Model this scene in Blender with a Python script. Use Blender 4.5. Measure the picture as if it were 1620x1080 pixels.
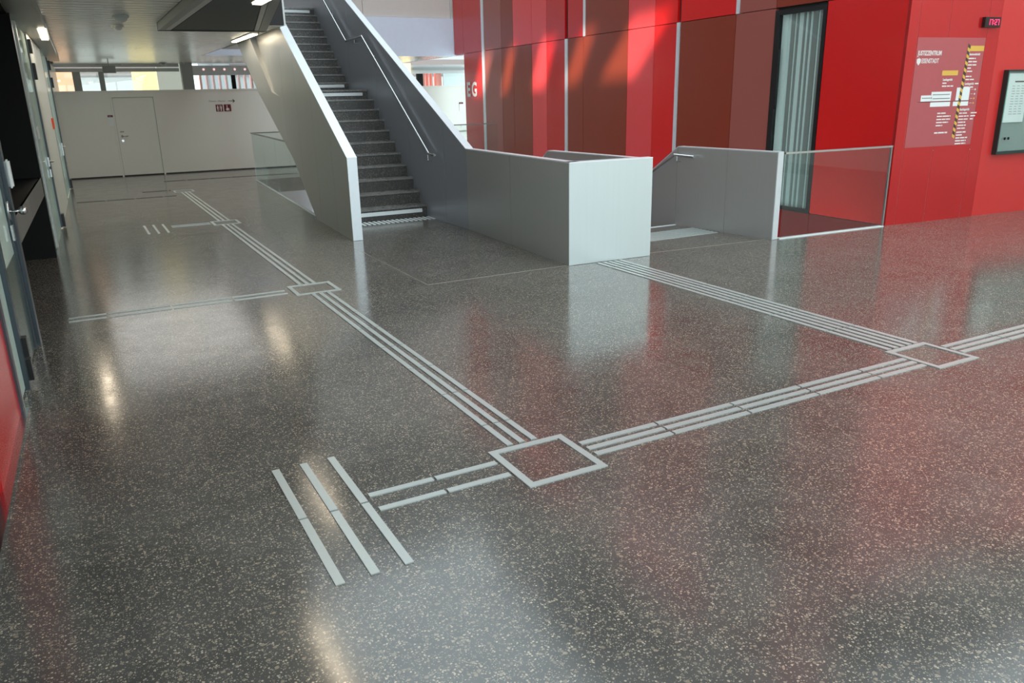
import bpy, bmesh, math, random
from mathutils import Vector, Matrix
random.seed(7)
S = bpy.context.scene
for o in list(bpy.data.objects): bpy.data.objects.remove(o)
COL = S.collection
# ------------------------------------------------------------------ camera
YAW, PIT, ROL, FPX = -0.4909, 0.3036, -0.0219, 1243.18
cam = bpy.data.objects.new('camera', bpy.data.cameras.new('camera')); COL.objects.link(cam)
F = Vector((-math.sin(YAW)*math.cos(PIT), math.cos(YAW)*math.cos(PIT), -math.sin(PIT)))
R0 = Vector((math.cos(YAW), math.sin(YAW), 0)); U0 = R0.cross(F)
RR = R0*math.cos(ROL) + U0*math.sin(ROL); UU = -R0*math.sin(ROL) + U0*math.cos(ROL)
cam.matrix_world = Matrix(((RR.x, UU.x, -F.x, 0), (RR.y, UU.y, -F.y, 0), (RR.z, UU.z, -F.z, 1.9), (0, 0, 0, 1)))
cam.data.sensor_width = 36; cam.data.lens = FPX/1620*36; cam.data.clip_end = 300
S.camera = cam
# ------------------------------------------------------------------ light
S.view_settings.view_transform = 'Standard'; S.view_settings.look = 'None'
S.view_settings.gamma = 1; S.view_settings.use_curve_mapping = False
S.view_settings.exposure = 0.22
W = bpy.data.worlds.new('sky'); S.world = W; W.use_nodes = True
wn = W.node_tree; bg = wn.nodes['Background']
bg.inputs[0].default_value = (0.80, 0.93, 0.98, 1); bg.inputs[1].default_value = 2.3
SUN_DIR = Vector((0.85, 0.53, -0.62)).normalized()
sun = bpy.data.objects.new('sun', bpy.data.lights.new('sun', 'SUN')); COL.objects.link(sun)
sun.data.energy = 6; sun.data.angle = math.radians(1.2); sun.data.color = (1.0, 0.93, 0.82)
sun.rotation_euler = SUN_DIR.to_track_quat('-Z', 'Y').to_euler(); sun.location = (-12, -5, 18)

al = bpy.data.objects.new('gallery_light', bpy.data.lights.new('gallery_light', 'AREA')); COL.objects.link(al)  # added fill light, no such lamp in the gallery
al.data.shape = 'RECTANGLE'; al.data.size = 2.8; al.data.size_y = 6.5; al.data.energy = 66; al.data.color = (1, .98, .93); al.location = (1.5, 18.6, 3.05)

# ------------------------------------------------------------------ materials
def mat(name, col, rough=.5, metal=0, spec=.5, emit=None, es=0, noise=0, nscale=8, stretch=None, bump=0, coat=0):
    m = bpy.data.materials.new(name); m.use_nodes = True
    nt = m.node_tree; b = nt.nodes['Principled BSDF']
    b.inputs['Base Color'].default_value = (*col, 1); b.inputs['Roughness'].default_value = rough
    b.inputs['Metallic'].default_value = metal; b.inputs['Specular IOR Level'].default_value = spec
    b.inputs['Coat Weight'].default_value = coat; b.inputs['Coat Roughness'].default_value = .08
    if emit: b.inputs['Emission Color'].default_value = (*emit, 1); b.inputs['Emission Strength'].default_value = es
    tc = nt.nodes.new('ShaderNodeTexCoord'); mp = nt.nodes.new('ShaderNodeMapping')
    mp.inputs['Scale'].default_value = stretch or (1, 1, 1)
    nz = nt.nodes.new('ShaderNodeTexNoise'); nz.inputs['Scale'].default_value = nscale; nz.inputs['Detail'].default_value = 4
    nt.links.new(tc.outputs['Object'], mp.inputs[0]); nt.links.new(mp.outputs[0], nz.inputs[0])
    amt = noise or .04
    mr = nt.nodes.new('ShaderNodeMapRange'); mr.inputs['To Min'].default_value = 1-amt; mr.inputs['To Max'].default_value = 1+amt
    mx = nt.nodes.new('ShaderNodeMix'); mx.data_type = 'RGBA'; mx.blend_type = 'MULTIPLY'; mx.inputs[0].default_value = 1
    mx.inputs[6].default_value = (*col, 1)
    nt.links.new(nz.outputs[0], mr.inputs[0]); nt.links.new(mr.outputs[0], mx.inputs[7]); nt.links.new(mx.outputs[2], b.inputs['Base Color'])
    if bump:
        bp = nt.nodes.new('ShaderNodeBump'); bp.inputs['Strength'].default_value = bump; bp.inputs['Distance'].default_value = .01
        nt.links.new(nz.outputs[0], bp.inputs['Height']); nt.links.new(bp.outputs[0], b.inputs['Normal'])
    return m

def terrazzo(name, dark, chip1, chip2, rmin, rmax, scale=1.0):
    m = bpy.data.materials.new(name); m.use_nodes = True
    nt = m.node_tree; b = nt.nodes['Principled BSDF']; N = nt.nodes.new; L = nt.links.new
    tc = N('ShaderNodeTexCoord')
    # large cloudy variation of the ground colour
    nz = N('ShaderNodeTexNoise'); nz.inputs['Scale'].default_value = 1.7; nz.inputs['Detail'].default_value = 6; nz.inputs['Roughness'].default_value = .65
    L(tc.outputs['Object'], nz.inputs[0])
    def ramp(stops):
        r = N('ShaderNodeValToRGB'); e = r.color_ramp.elements
        e[0].position, e[0].color = stops[0][0], (*stops[0][1], 1); e[1].position, e[1].color = stops[1][0], (*stops[1][1], 1)
        for p, c in stops[2:]:
            x = e.new(p); x.color = (*c, 1)
        return r
    base = ramp([(.35, tuple(v*.78 for v in dark)), (.65, tuple(v*1.25 for v in dark))]); L(nz.outputs[0], base.inputs[0])
    col = base.outputs[0]
    for sc, thr, c, seed in ((75*scale, .30, chip1, 0), (140*scale, .34, chip2, 3.3), (42*scale, .20, tuple(v*.55 for v in chip1), 7.7)):
        mp = N('ShaderNodeMapping'); mp.inputs['Location'].default_value = (seed, seed, 0); L(tc.outputs['Object'], mp.inputs[0])
        dn = N('ShaderNodeTexNoise'); dn.inputs['Scale'].default_value = sc*.8; L(mp.outputs[0], dn.inputs[0])
        ad = N('ShaderNodeVectorMath'); ad.operation = 'MULTIPLY_ADD'; ad.inputs[1].default_value = (.7/sc,)*3
        L(dn.outputs['Color'], ad.inputs[0]); L(mp.outputs[0], ad.inputs[2])
        vo = N('ShaderNodeTexVoronoi'); vo.inputs['Scale'].default_value = sc; L(ad.outputs[0], vo.inputs[0])
        # random cells become chips, of random brightness
        sp = N('ShaderNodeSeparateColor'); L(vo.outputs['Color'], sp.inputs[0])
        lt = N('ShaderNodeMath'); lt.operation = 'LESS_THAN'; lt.inputs[1].default_value = thr; L(sp.outputs[0], lt.inputs[0])
        dd = N('ShaderNodeMath'); dd.operation = 'LESS_THAN'; dd.inputs[1].default_value = .42; L(vo.outputs['Distance'], dd.inputs[0])
        mm = N('ShaderNodeMath'); mm.operation = 'MULTIPLY'; L(lt.outputs[0], mm.inputs[0]); L(dd.outputs[0], mm.inputs[1])
        m2 = N('ShaderNodeMath'); m2.operation = 'MULTIPLY'; L(mm.outputs[0], m2.inputs[0]); L(sp.outputs[1], m2.inputs[1])
        hue = ramp([(0, tuple(v*.8 for v in c)), (1, (c[0]*1.1, c[1]*.98, c[2]*.85))]); L(sp.outputs[2], hue.inputs[0])
        mx = N('ShaderNodeMix'); mx.data_type = 'RGBA'; L(m2.outputs[0], mx.inputs[0]); L(col, mx.inputs[6]); L(hue.outputs[0], mx.inputs[7])
        col = mx.outputs[2]
    # faint scuffs and cleaning smears
    sc = N('ShaderNodeTexNoise'); sc.inputs['Scale'].default_value = 3.2; sc.inputs['Detail'].default_value = 8; sc.inputs['Roughness'].default_value = .72; sc.inputs['Distortion'].default_value = .1
    L(tc.outputs['Object'], sc.inputs[0])
    sr = N('ShaderNodeMapRange'); sr.inputs['From Min'].default_value = .5; sr.inputs['From Max'].default_value = .75; sr.inputs['To Max'].default_value = .22
    L(sc.outputs[0], sr.inputs[0])
    mx = N('ShaderNodeMix'); mx.data_type = 'RGBA'; mx.inputs[7].default_value = (.17, .17, .165, 1)
    L(sr.outputs[0], mx.inputs[0]); L(col, mx.inputs[6]); L(mx.outputs[2], b.inputs['Base Color'])
    rr = N('ShaderNodeMapRange'); rr.inputs['From Min'].default_value = .3; rr.inputs['From Max'].default_value = .7
    rr.inputs['To Min'].default_value = rmin; rr.inputs['To Max'].default_value = rmax
    L(sc.outputs[0], rr.inputs[0]); L(rr.outputs[0], b.inputs['Roughness'])
    b.inputs['Specular IOR Level'].default_value = .75
    bn = N('ShaderNodeTexNoise'); bn.inputs['Scale'].default_value = 14; L(tc.outputs['Object'], bn.inputs[0])
    bp = N('ShaderNodeBump'); bp.inputs['Strength'].default_value = .03; bp.inputs['Distance'].default_value = .004
    L(bn.outputs[0], bp.inputs['Height']); L(bp.outputs[0], b.inputs['Normal'])
    return m

def glass(name, tint, rough=0.0, alpha=.75, refl=.5):
    # thin architectural sheet: tinted straight-through light plus mirror reflection by Fresnel
    m = bpy.data.materials.new(name); m.use_nodes = True; nt = m.node_tree; N = nt.nodes.new; L = nt.links.new
    for n in list(nt.nodes):
        if n.type == 'BSDF_PRINCIPLED': nt.nodes.remove(n)
    out = [n for n in nt.nodes if n.type == 'OUTPUT_MATERIAL'][0]
    tr = N('ShaderNodeBsdfTransparent'); tr.inputs[0].default_value = (*tint, 1)
    gl = N('ShaderNodeBsdfGlossy'); gl.inputs['Roughness'].default_value = rough; gl.inputs[0].default_value = (.9, .95, .95, 1)
    lw = N('ShaderNodeLayerWeight'); pw = N('ShaderNodeMath'); pw.operation = 'POWER'; pw.inputs[1].default_value = 4.0; L(lw.outputs['Facing'], pw.inputs[0])
    ml = N('ShaderNodeMath'); ml.operation = 'MULTIPLY_ADD'; ml.inputs[1].default_value = refl; ml.inputs[2].default_value = .05*refl*2; ml.use_clamp = True
    mx = N('ShaderNodeMixShader'); L(pw.outputs[0], ml.inputs[0]); L(ml.outputs[0], mx.inputs[0]); L(tr.outputs[0], mx.inputs[1]); L(gl.outputs[0], mx.inputs[2])
    if alpha < 1:
        df = N('ShaderNodeBsdfDiffuse'); df.inputs[0].default_value = (*tint, 1)
        m2 = N('ShaderNodeMixShader'); m2.inputs[0].default_value = 1-alpha
        L(mx.outputs[0], m2.inputs[1]); L(df.outputs[0], m2.inputs[2]); L(m2.outputs[0], out.inputs[0])
    else: L(mx.outputs[0], out.inputs[0])
    return m

M = {}
M['floor'] = terrazzo('terrazzo_floor', (.094, .090, .082), (.66, .58, .46), (.56, .52, .44), .11, .20, 1.25)
M['tread'] = terrazzo('terrazzo_tread_lit', (.16, .155, .15), (.5, .45, .38), (.42, .40, .36), .22, .35)  # paler copy of the step terrazzo, sky light on the treads put into its colour
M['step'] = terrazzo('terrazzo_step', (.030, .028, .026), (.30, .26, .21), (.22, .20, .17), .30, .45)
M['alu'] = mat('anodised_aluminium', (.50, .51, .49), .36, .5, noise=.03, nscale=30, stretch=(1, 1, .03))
M['alu_stair_shade'] = mat('stair_side_aluminium_shade', (.42, .445, .48), .33, .5, noise=.03, nscale=30, stretch=(1, 1, .03))  # copy of the anodised aluminium, darker stair-side reflections put into its colour
M['alu_cap'] = mat('aluminium_cap', (.78, .83, .86), .38, .4)  # same metal as alu, sky brightness on copings and end plates put into colour
M['alu_front_lit'] = mat('aluminium_front_lit', (.62, .68, .68), .36, .4, noise=.03, nscale=30, stretch=(1, 1, .03))  # same metal as alu, daylight on the front face put into its colour
M['steel'] = mat('brushed_steel', (.62, .64, .65), .22, 1.0, noise=.05, nscale=60, stretch=(1, 12, 1))
M['strip'] = mat('stainless_strip', (.51, .55, .53), .38, .35, noise=.06, nscale=40)
M['strip_dark'] = mat('strip_dark_reflection', (.10, .09, .08), .4, .5)  # same metal as the other strips, their dark reflection put into the colour
M['brass'] = mat('floor_joint_metal', (.45, .42, .36), .3, .7)
M['ceiling'] = mat('ceiling_aluminium', (.86, .88, .85), .27, .55, noise=.05, nscale=5)
M['joint'] = mat('shadow_gap', (.03, .03, .03), .7)
M['bulk'] = mat('dark_soffit', (.055, .065, .062), .55, 0)
M['beam'] = mat('grey_metal_beam', (.28, .29, .28), .4, .3)
M['ivory'] = mat('ivory_wall', (.74, .75, .665), .42, 0, noise=.015, coat=.15)
M['white'] = mat('white_plaster', (.78, .80, .84), .6)
M['fascia'] = mat('white_fascia', (.74, .87, 1.0), .3)
M['upper'] = mat('upper_gallery_panel', (.66, .65, .60), .5)
M['black'] = mat('black_recess', (.006, .006, .006), .6, spec=.2)
M['darkframe'] = mat('dark_aluminium_frame', (.075, .095, .11), .35, .6)
M['hinge'] = mat('black_hinge', (.008, .009, .01), .35)
M['counter'] = mat('counter_edge_metal', (.22, .22, .20), .5, .5)
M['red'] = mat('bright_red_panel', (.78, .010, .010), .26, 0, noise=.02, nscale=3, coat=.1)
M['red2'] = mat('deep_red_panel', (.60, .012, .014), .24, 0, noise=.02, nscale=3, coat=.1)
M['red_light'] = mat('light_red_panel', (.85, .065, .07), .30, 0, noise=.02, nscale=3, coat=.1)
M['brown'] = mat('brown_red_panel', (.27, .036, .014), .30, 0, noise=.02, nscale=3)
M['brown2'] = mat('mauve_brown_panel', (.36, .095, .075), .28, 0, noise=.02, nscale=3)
M['red_gloss'] = mat('red_metallic_panel', (.60, .016, .018), .20, .35, noise=.02, nscale=3, coat=.4)
M['red_frost'] = mat('frosted_red_print', (.50, .11, .12), .30, .2)
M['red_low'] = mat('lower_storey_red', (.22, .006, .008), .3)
M['white_paint'] = mat('white_lettering', (.80, .78, .76), .5)
M['yellow'] = mat('yellow_print', (.75, .46, .08), .5)
M['darkprint'] = mat('dark_print', (.06, .045, .03), .5)
M['maroon'] = mat('maroon_sign', (.14, .008, .012), .4)
M['paper'] = mat('paper', (.80, .84, .83), .7)
M['greyprint'] = mat('grey_print', (.30, .30, .30), .7)
M['orange'] = mat('orange_sign', (.75, .09, .02), .5)
M['white_plastic'] = mat('white_plastic', (.72, .74, .72), .4)
M['grey_plastic'] = mat('grey_plastic', (.30, .32, .32), .4)
M['marker'] = mat('white_marker_bar', (.80, .84, .84), .45)
M['lamp'] = mat('lamp_tube', (.9, .9, .9), .5, emit=(1.0, .84, .62), es=11)
M['led'] = mat('clock_digits', (.9, .02, .1), .5, emit=(1.0, .02, .10), es=2.2)
M['clock'] = mat('clock_case', (.02, .015, .015), .3)
M['glass'] = glass('clear_glass', (.95, .98, .97), 0, 1, .5)
M['glass_rail'] = glass('balustrade_glass', (.84, .88, .87), 0.01, 1, .6)
M['glass_door'] = glass('door_glass', (.62, .76, .70), 0.05, .45, .8)
M['glass_kick'] = glass('dark_kick_glass', (.10, .13, .12), 0.1, .4, .8)
M['rail_grey'] = mat('light_grey_rail', (.55, .56, .55), .4, .2)
M['peach'] = mat('peach_screen_glow', (1.0, .62, .42), .7, emit=(1.0, .62, .40), es=.95)  # emission stands in for daylight on the screen
M['cream'] = mat('cream_glow', (1.0, .80, .42), .7, emit=(1.0, .83, .48), es=1.0)  # glows in place of daylight, on the screen and the column casing
M['slat'] = mat('pink_facade_fin', (1.0, .38, .30), .5)
M['curtain'] = mat('pale_curtain', (.80, .93, .90), .8)
M['curtain_dark'] = mat('grey_curtain_fold', (.28, .32, .30), .8)
M['case_green'] = mat('display_case_back', (.26, .33, .31), .3)
M['case_frame'] = mat('display_case_frame', (.03, .06, .055), .35, .4)
M['case_glow'] = mat('display_case_edge', (.30, .58, .48), .4)
M['lower_floor'] = mat('lower_floor', (.62, .60, .66), .5)
M['ground'] = mat('pale_paving', (.35, .35, .34), .8)
M['facade_ext'] = mat('pale_render', (.34, .36, .37), .8)
M['ext_band'] = mat('grey_render_band', (.18, .16, .16), .8)
M['leaf'] = mat('shrub_leaf', (.16, .34, .03), .7)

# ------------------------------------------------------------------ helpers
def link(name, bm, m, parent=None, smooth=False, **props):
    me = bpy.data.meshes.new(name)
    bmesh.ops.recalc_face_normals(bm, faces=bm.faces); bm.to_mesh(me); bm.free()
    me.materials.append(m)
    if smooth:
        for p in me.polygons: p.use_smooth = True
    o = bpy.data.objects.new(name, me); COL.objects.link(o)
    if parent is not None:
        o.parent = parent; o.matrix_parent_inverse = Matrix.Translation(-parent_world(parent))
    for k, v in props.items(): o[k] = v
    return o
def parent_world(p):
    return Vector(p.location) if p.parent is None else Vector()
def thing(name, label, cat, loc=(0, 0, 0), group=None):
    o = bpy.data.objects.new(name, None); COL.objects.link(o); o.location = loc; o.empty_display_size = .1
    o['label'] = label; o['category'] = cat
    if group: o['group'] = group
    return o
def tag(o, label, cat, group=None):
    o['label'] = label; o['category'] = cat
    if group: o['group'] = group
    return o
def box(bm, a, b):
    x0, y0, z0 = a; x1, y1, z1 = b
    v = [bm.verts.new(p) for p in ((x0,y0,z0),(x1,y0,z0),(x1,y1,z0),(x0,y1,z0),(x0,y0,z1),(x1,y0,z1),(x1,y1,z1),(x0,y1,z1))]
    for f in ((0,1,2,3),(4,5,6,7),(0,1,5,4),(1,2,6,5),(2,3,7,6),(3,0,4,7)): bm.faces.new([v[i] for i in f])
    return bm
def prism(bm, pts, off):
    """extrude a planar polygon (3D points) by the vector off"""
    a = [bm.verts.new(p) for p in pts]; b = [bm.verts.new(Vector(p)+Vector(off)) for p in pts]
    bm.faces.new(a); bm.faces.new(b[::-1]); n = len(a)
    for i in range(n): bm.faces.new((a[i], a[(i+1) % n], b[(i+1) % n], b[i]))
    return bm
def slab(pts, z0, z1, bm=None):
    bm = bm or bmesh.new(); return prism(bm, [(x, y, z0) for x, y in pts], (0, 0, z1-z0))
def bx(a, b): return box(bmesh.new(), a, b)
def bevelled(bm, w=.003, seg=1):
    bmesh.ops.recalc_face_normals(bm, faces=bm.faces)
    bmesh.ops.bevel(bm, geom=bm.edges[:], offset=w, segments=seg, affect='EDGES'); return bm
def tube(bm, pts, r, n=10, flat=None):
    pts = [Vector(p) for p in pts]; rings = []
    for i, p in enumerate(pts):
        if i == 0: d = pts[1]-p
        elif i == len(pts)-1: d = p-pts[i-1]
        else: d = ((pts[i+1]-p).normalized()+(p-pts[i-1]).normalized())
        d.normalize(); up = Vector((0, 0, 1)) if abs(d.z) < .95 else Vector((1, 0, 0))
        s = d.cross(up).normalized(); u = s.cross(d).normalized()
        rings.append([bm.verts.new(p + s*math.cos(a)*r + u*math.sin(a)*(flat or r)) for a in [2*math.pi*k/n for k in range(n)]])
    for a, b in zip(rings, rings[1:]):
        for k in range(n): bm.faces.new((a[k], a[(k+1) % n], b[(k+1) % n], b[k]))
    bm.faces.new(rings[0][::-1]); bm.faces.new(rings[-1]); return bm
def cyl(bm, c, r, h, n=20, axis='Z', r2=None):
    c = Vector(c); r2 = r if r2 is None else r2
    def pt(a, rr, t):
        x, y = math.cos(a)*rr, math.sin(a)*rr
        return c + {'Z': Vector((x, y, t)), 'X': Vector((t, x, y)), 'Y': Vector((x, t, y))}[axis]
    a = [bm.verts.new(pt(2*math.pi*k/n, r, 0)) for k in range(n)]; b = [bm.verts.new(pt(2*math.pi*k/n, r2, h)) for k in range(n)]
    bm.faces.new(a[::-1]); bm.faces.new(b)
    for k in range(n): bm.faces.new((a[k], a[(k+1) % n], b[(k+1) % n], b[k]))
    return bm
class Plane:
    """vertical plane: origin on the floor, direction u along it, outward normal n"""
    def __init__(s, p0, p1, flip=False):
        s.o = Vector((*p0, 0)); s.u = Vector((p1[0]-p0[0], p1[1]-p0[1], 0)).normalized()
        s.n = Vector((s.u.y, -s.u.x, 0)) * (-1 if flip else 1)
    def P(s, t, z, d=0): return s.o + s.u*t + Vector((0, 0, z)) + s.n*d
    def quad(s, t0, t1, z0, z1, d0, d1, bm=None):
        bm = bm or bmesh.new()
        return prism(bm, [s.P(t0, z0, d0), s.P(t1, z0, d0), s.P(t1, z1, d0), s.P(t0, z1, d0)], s.n*(d1-d0))
    def poly(s, tz, d0, d1, bm=None):
        bm = bm or bmesh.new(); return prism(bm, [s.P(t, z, d0) for t, z in tz], s.n*(d1-d0))
def text(name, body, plane, t, z, size, m, parent, d=.004, align='LEFT', bold=0.0, sx=1.0, rev=False):
    cu = bpy.data.curves.new(name, 'FONT'); cu.body = body; cu.size = size; cu.align_x = align; cu.extrude = .0015; cu.offset = bold; cu.resolution_u = 3
    ob = bpy.data.objects.new('tmp', cu); COL.objects.link(ob)
    dg = bpy.context.evaluated_depsgraph_get(); me = bpy.data.meshes.new_from_object(ob.evaluated_get(dg))
    bpy.data.objects.remove(ob)
    u = plane.u*(-1 if rev else 1); n = plane.n
    mt = Matrix(((u.x*sx, 0, n.x, 0), (u.y*sx, 0, n.y, 0), (0, 1, 0, 0), (0, 0, 0, 1)))
    p = plane.P(t, z, d); mt.translation = p
    me.transform(mt); me.materials.clear(); me.materials.append(m); me.name = name
    o = bpy.data.objects.new(name, me); COL.objects.link(o)
    if parent is not None: o.parent = parent; o.matrix_parent_inverse = Matrix.Translation(-parent_world(parent))
    return o
def struct(name, bm, m, parent=None, **k):
    o = link(name, bm, m, parent, **k)
    if parent is None: o['kind'] = 'structure'
    return o

# ================================================================== STRUCTURE
# ---- floor: terrazzo slab, leaving the stair voids open
bm = bmesh.new()
T = -.34
slab([(-3, -8), (16, -8), (16, 7.08), (10.06, 7.36), (9.97, 7.344), (8.05, 7.45), (-3, 7.45)], T, 0, bm)
slab([(-3, 7.45), (8.05, 7.45), (7.72, 9.17), (-3, 9.17)], T, 0, bm)
slab([(-3, 9.17), (5.02, 9.17), (5.02, 12.25), (-3, 12.25)], T, 0, bm)
slab([(-3, 12.25), (3.40, 12.25), (3.43, 13.41), (3.89, 20.75), (-3, 20.75)], T, 0, bm)
slab([(-3, 20.75), (10.74, 20.75), (10.92, 24.35), (14, 24.35), (14, 29.2), (-3, 29.2)], T, 0, bm)
bmesh.ops.remove_doubles(bm, verts=bm.verts, dist=.0001)
floor = struct('floor', bm, M['floor'])
struct('trim_1', bx((2.5, 7.5, -3.62), (11.2, 24.3, -3.60)), M['lower_floor'])          # floor of the storey below
struct('trim_2', bx((-3, 24.3, -3.6), (11.5, 24.36, -.34)), M['white'])
# metal joint strips let into the terrazzo
jt = thing('floor_joint_strip', 'thin bright metal joint line in the floor framing the area before the stairs', 'joint strip', (3.06, 7.65, 0))
for a, b in (((3.06, 7.60), (3.068, 10.16)), ((3.06, 7.592), (4.82, 7.60)), ((5.96, 7.655), (7.86, 7.53))):
    pl = Plane(a, b); ln = (Vector(b)-Vector(a)).length
    link('strip', pl.quad(0, ln, -.01, .0012, -.006, .006), M['brass'], jt)

# ---- back wall with door
BW = Plane((-.6, 24.3), (12, 24.3))
def bwt(x): return x+.6
def wall_piece(bm, x0, x1, z0, z1): return box(bm, (x0, 24.3, z0), (x1, 24.42, z1))
bm = bmesh.new()
wall_piece(bm, -.6, 1.04, 0, 2.2); wall_piece(bm, 1.04, 2.14, 2.1, 2.2); wall_piece(bm, 2.14, 13.9, 0, 2.2)
box(bm, (-.6, 24.28, 2.2), (13.9, 24.44, 2.235))
wb = struct('wall_back', bm, M['ivory'])
struct('baseboard_back', bx((-.6, 24.285, 0), (13.9, 24.299, .03)), M['joint'])
d1 = struct('door_1', bx((1.08, 24.33, .012), (2.10, 24.37, 2.06)), M['ivory'])
bm = bmesh.new(); box(bm, (1.04, 24.275, 0), (1.085, 24.40, 2.1)); box(bm, (2.095, 24.275, 0), (2.14, 24.40, 2.1)); box(bm, (1.085, 24.275, 2.06), (2.095, 24.40, 2.1))
link('door_frame', bm, M['ivory'], d1)
bm = bmesh.new(); box(bm, (1.085, 24.322, 0), (1.094, 24.329, 2.06)); box(bm, (2.086, 24.322, 0), (2.095, 24.329, 2.06)); box(bm, (1.094, 24.322, 2.05), (2.086, 24.329, 2.06)); box(bm, (1.094, 24.322, 0), (2.086, 24.329, .012))
link('door_seal', bm, M['grey_plastic'], d1)
bm = bmesh.new(); cyl(bm, (1.19, 24.33, 1.06), .03, -.012, axis='Y'); tube(bm, [(1.19, 24.32, 1.06), (1.19, 24.27, 1.06), (1.20, 24.262, 1.06), (1.34, 24.262, 1.06)], .011)
link('door_handle', bm, M['steel'], d1, smooth=True)
link('lock_plate', cyl(bmesh.new(), (1.19, 24.33, .94), .032, -.014, axis='Y'), M['steel'], d1)
link('door_number', bx((1.15, 24.322, 1.16), (1.25, 24.33, 1.19)), M['grey_plastic'], d1)
struct('trim_3', bx((10.0, 24.27, .80), (11.6, 24.298, .815)), M['joint'])
def wall_sign(x, zc, lab):
    s = thing('room_sign', lab, 'sign', (x, 24.29, zc))
    link('header', bx((x-.07, 24.288, zc+.10), (x+.07, 24.299, zc+.155)), M['maroon'], s)
    link('card', bx((x-.07, 24.288, zc-.12), (x+.07, 24.299, zc+.10)), M['paper'], s)
    text('lettering', '0.12', BW, bwt(x-.04), zc+.112, .03, M['white_paint'], s, .013)
wall_sign(.98, 1.46, 'small white room sign with maroon header left of the ivory door')
wall_sign(11.30, 1.56, 'small maroon-topped room sign on the ivory wall left of the letters EG')
for x, z, l in ((1.03, 1.03, 'small round light switch on the ivory wall beside the door handle'), (1.0, .28, 'small wall socket near the floor left of the ivory door'), (11.3, .98, 'small round switch on the ivory wall below the maroon sign near EG')):
    s = thing('wall_switch', l, 'switch', (x, 24.29, z))
    link('plate', cyl(bmesh.new(), (x, 24.299, z), .042, -.010, axis='Y'), M['white_plastic'], s)
    link('rocker', bx((x-.022, 24.281, z-.022), (x+.022, 24.289, z+.022)), M['ivory'], s)
# wc sign
s = thing('washroom_sign', 'two maroon washroom pictogram squares with an arrow above on the ivory back wall', 'sign', (3.9, 24.29, 1.6))
for x, who in ((3.78, 'wc'), (4.00, 'chair')):
    link('pictogram_plate', bx((x-.095, 24.290, 1.63), (x+.095, 24.299, 1.82)), M['maroon'], s)
    bm = bmesh.new()
    if who == 'wc':
        for dx in (-.045, .045):
            cyl(bm, (x+dx, 24.290, 1.785), .014, -.004, 10, 'Y'); box(bm, (x+dx-.02, 24.286, 1.71), (x+dx+.02, 24.290, 1.765)); box(bm, (x+dx-.012, 24.286, 1.645), (x+dx+.012, 24.290, 1.71))
        box(bm, (x-.003, 24.286, 1.645), (x+.003, 24.290, 1.805))
    else:
        cyl(bm, (x-.01, 24.290, 1.79), .014, -.004, 10, 'Y'); box(bm, (x-.02, 24.286, 1.715), (x, 24.290, 1.77)); box(bm, (x-.02, 24.286, 1.70), (x+.04, 24.290, 1.718)); box(bm, (x+.03, 24.286, 1.65), (x+.045, 24.290, 1.70))
        cyl(bm, (x-.01, 24.290, 1.685), .035, -.004, 14, 'Y')
    link('pictogram', bm, M['white_paint'], s)
for i, (tx, wd) in enumerate(((3.52, 'Damen'), (3.77, 'Herren'))): text('lettering', wd, BW, bwt(tx), 1.895, .065, M['greyprint'], s, .006)
bm = bmesh.new(); box(bm, (4.04, 24.290, 1.905), (4.20, 24.298, 1.917))
prism(bm, [(4.16, 24.29, 1.872), (4.175, 24.29, 1.865), (4.222, 24.29, 1.911), (4.175, 24.29, 1.957), (4.16, 24.29, 1.95), (4.197, 24.29, 1.911)], (0, .008, 0))
link('arrow', bm, M['darkprint'], s)

# ---- ceiling of the left gallery: linear aluminium panels with open joints
ZC = 3.1
ce = struct('ceiling', slab([(-3, -2), (1.46, -2), (1.46, 14.3), (3.43, 14.3), (3.43, 24.0), (11, 24.0), (11, 29.2), (-3, 29.2)], ZC+.006, ZC+.68), M['joint'])
y = 9.0; protos = {}
while y < 29.0:
    w = .255
    x1 = 1.45 if y < 14.3 else (3.42 if y < 23.8 else 10.9)
    if x1 not in protos:
        me_bm = bx((-.15, 0, ZC), (x1, w, ZC+.003)); bmesh.ops.recalc_face_normals(me_bm, faces=me_bm.faces)
        me = bpy.data.meshes.new('ceiling_panel'); me_bm.to_mesh(me); me_bm.free(); me.materials.append(M['ceiling']); protos[x1] = me
    o = bpy.data.objects.new('ceiling_panel', protos[x1]); COL.objects.link(o); o.parent = ce; o.location = (0, y, 0)
    y += .30
link('ceiling_panel', bx((-.15, -2, ZC), (1.45, 8.97, ZC+.003)), M['ceiling'], ce)
struct('trim_4', bx((3.425, 14.3, ZC), (3.46, 23.8, ZC+.68)), M['alu'])              # edge of the gallery slab
# dark soffit of the bridge hanging over the stair foot
bh = thing('stair_bridge', 'dark underside of the bridge with light edge strips, top left above the stairs', 'soffit', (1.5, 10, 3.0))
link('soffit_panel', slab([(1.66, 14.34), (2.90, 14.20), (1.86, 8.2), (1.66, 8.2)], 3.0, 3.1), M['bulk'], bh)
link('edge_strip', slab([(1.56, 14.345), (1.64, 14.34), (1.64, 8.2), (1.56, 8.2)], 2.995, 3.1), M['alu'], bh)
link('edge_strip', slab([(2.91, 14.20), (2.975, 14.195), (1.935, 8.2), (1.87, 8.2)], 2.995, 3.1), M['alu'], bh)
link('side_panel', slab([(1.46, 14.35), (1.555, 14.35), (1.555, 8.2), (1.46, 8.2)], 2.99, 3.7), M['beam'], bh)
link('side_panel', slab([(2.98, 14.195), (3.10, 14.19), (2.06, 8.2), (1.94, 8.2)], 2.99, 3.72), M['beam'], bh)
link('end_panel', slab([(1.46, 14.355), (3.11, 14.20), (3.11, 14.28), (1.46, 14.42)], 2.985, 3.2), M['bulk'], bh)
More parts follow.
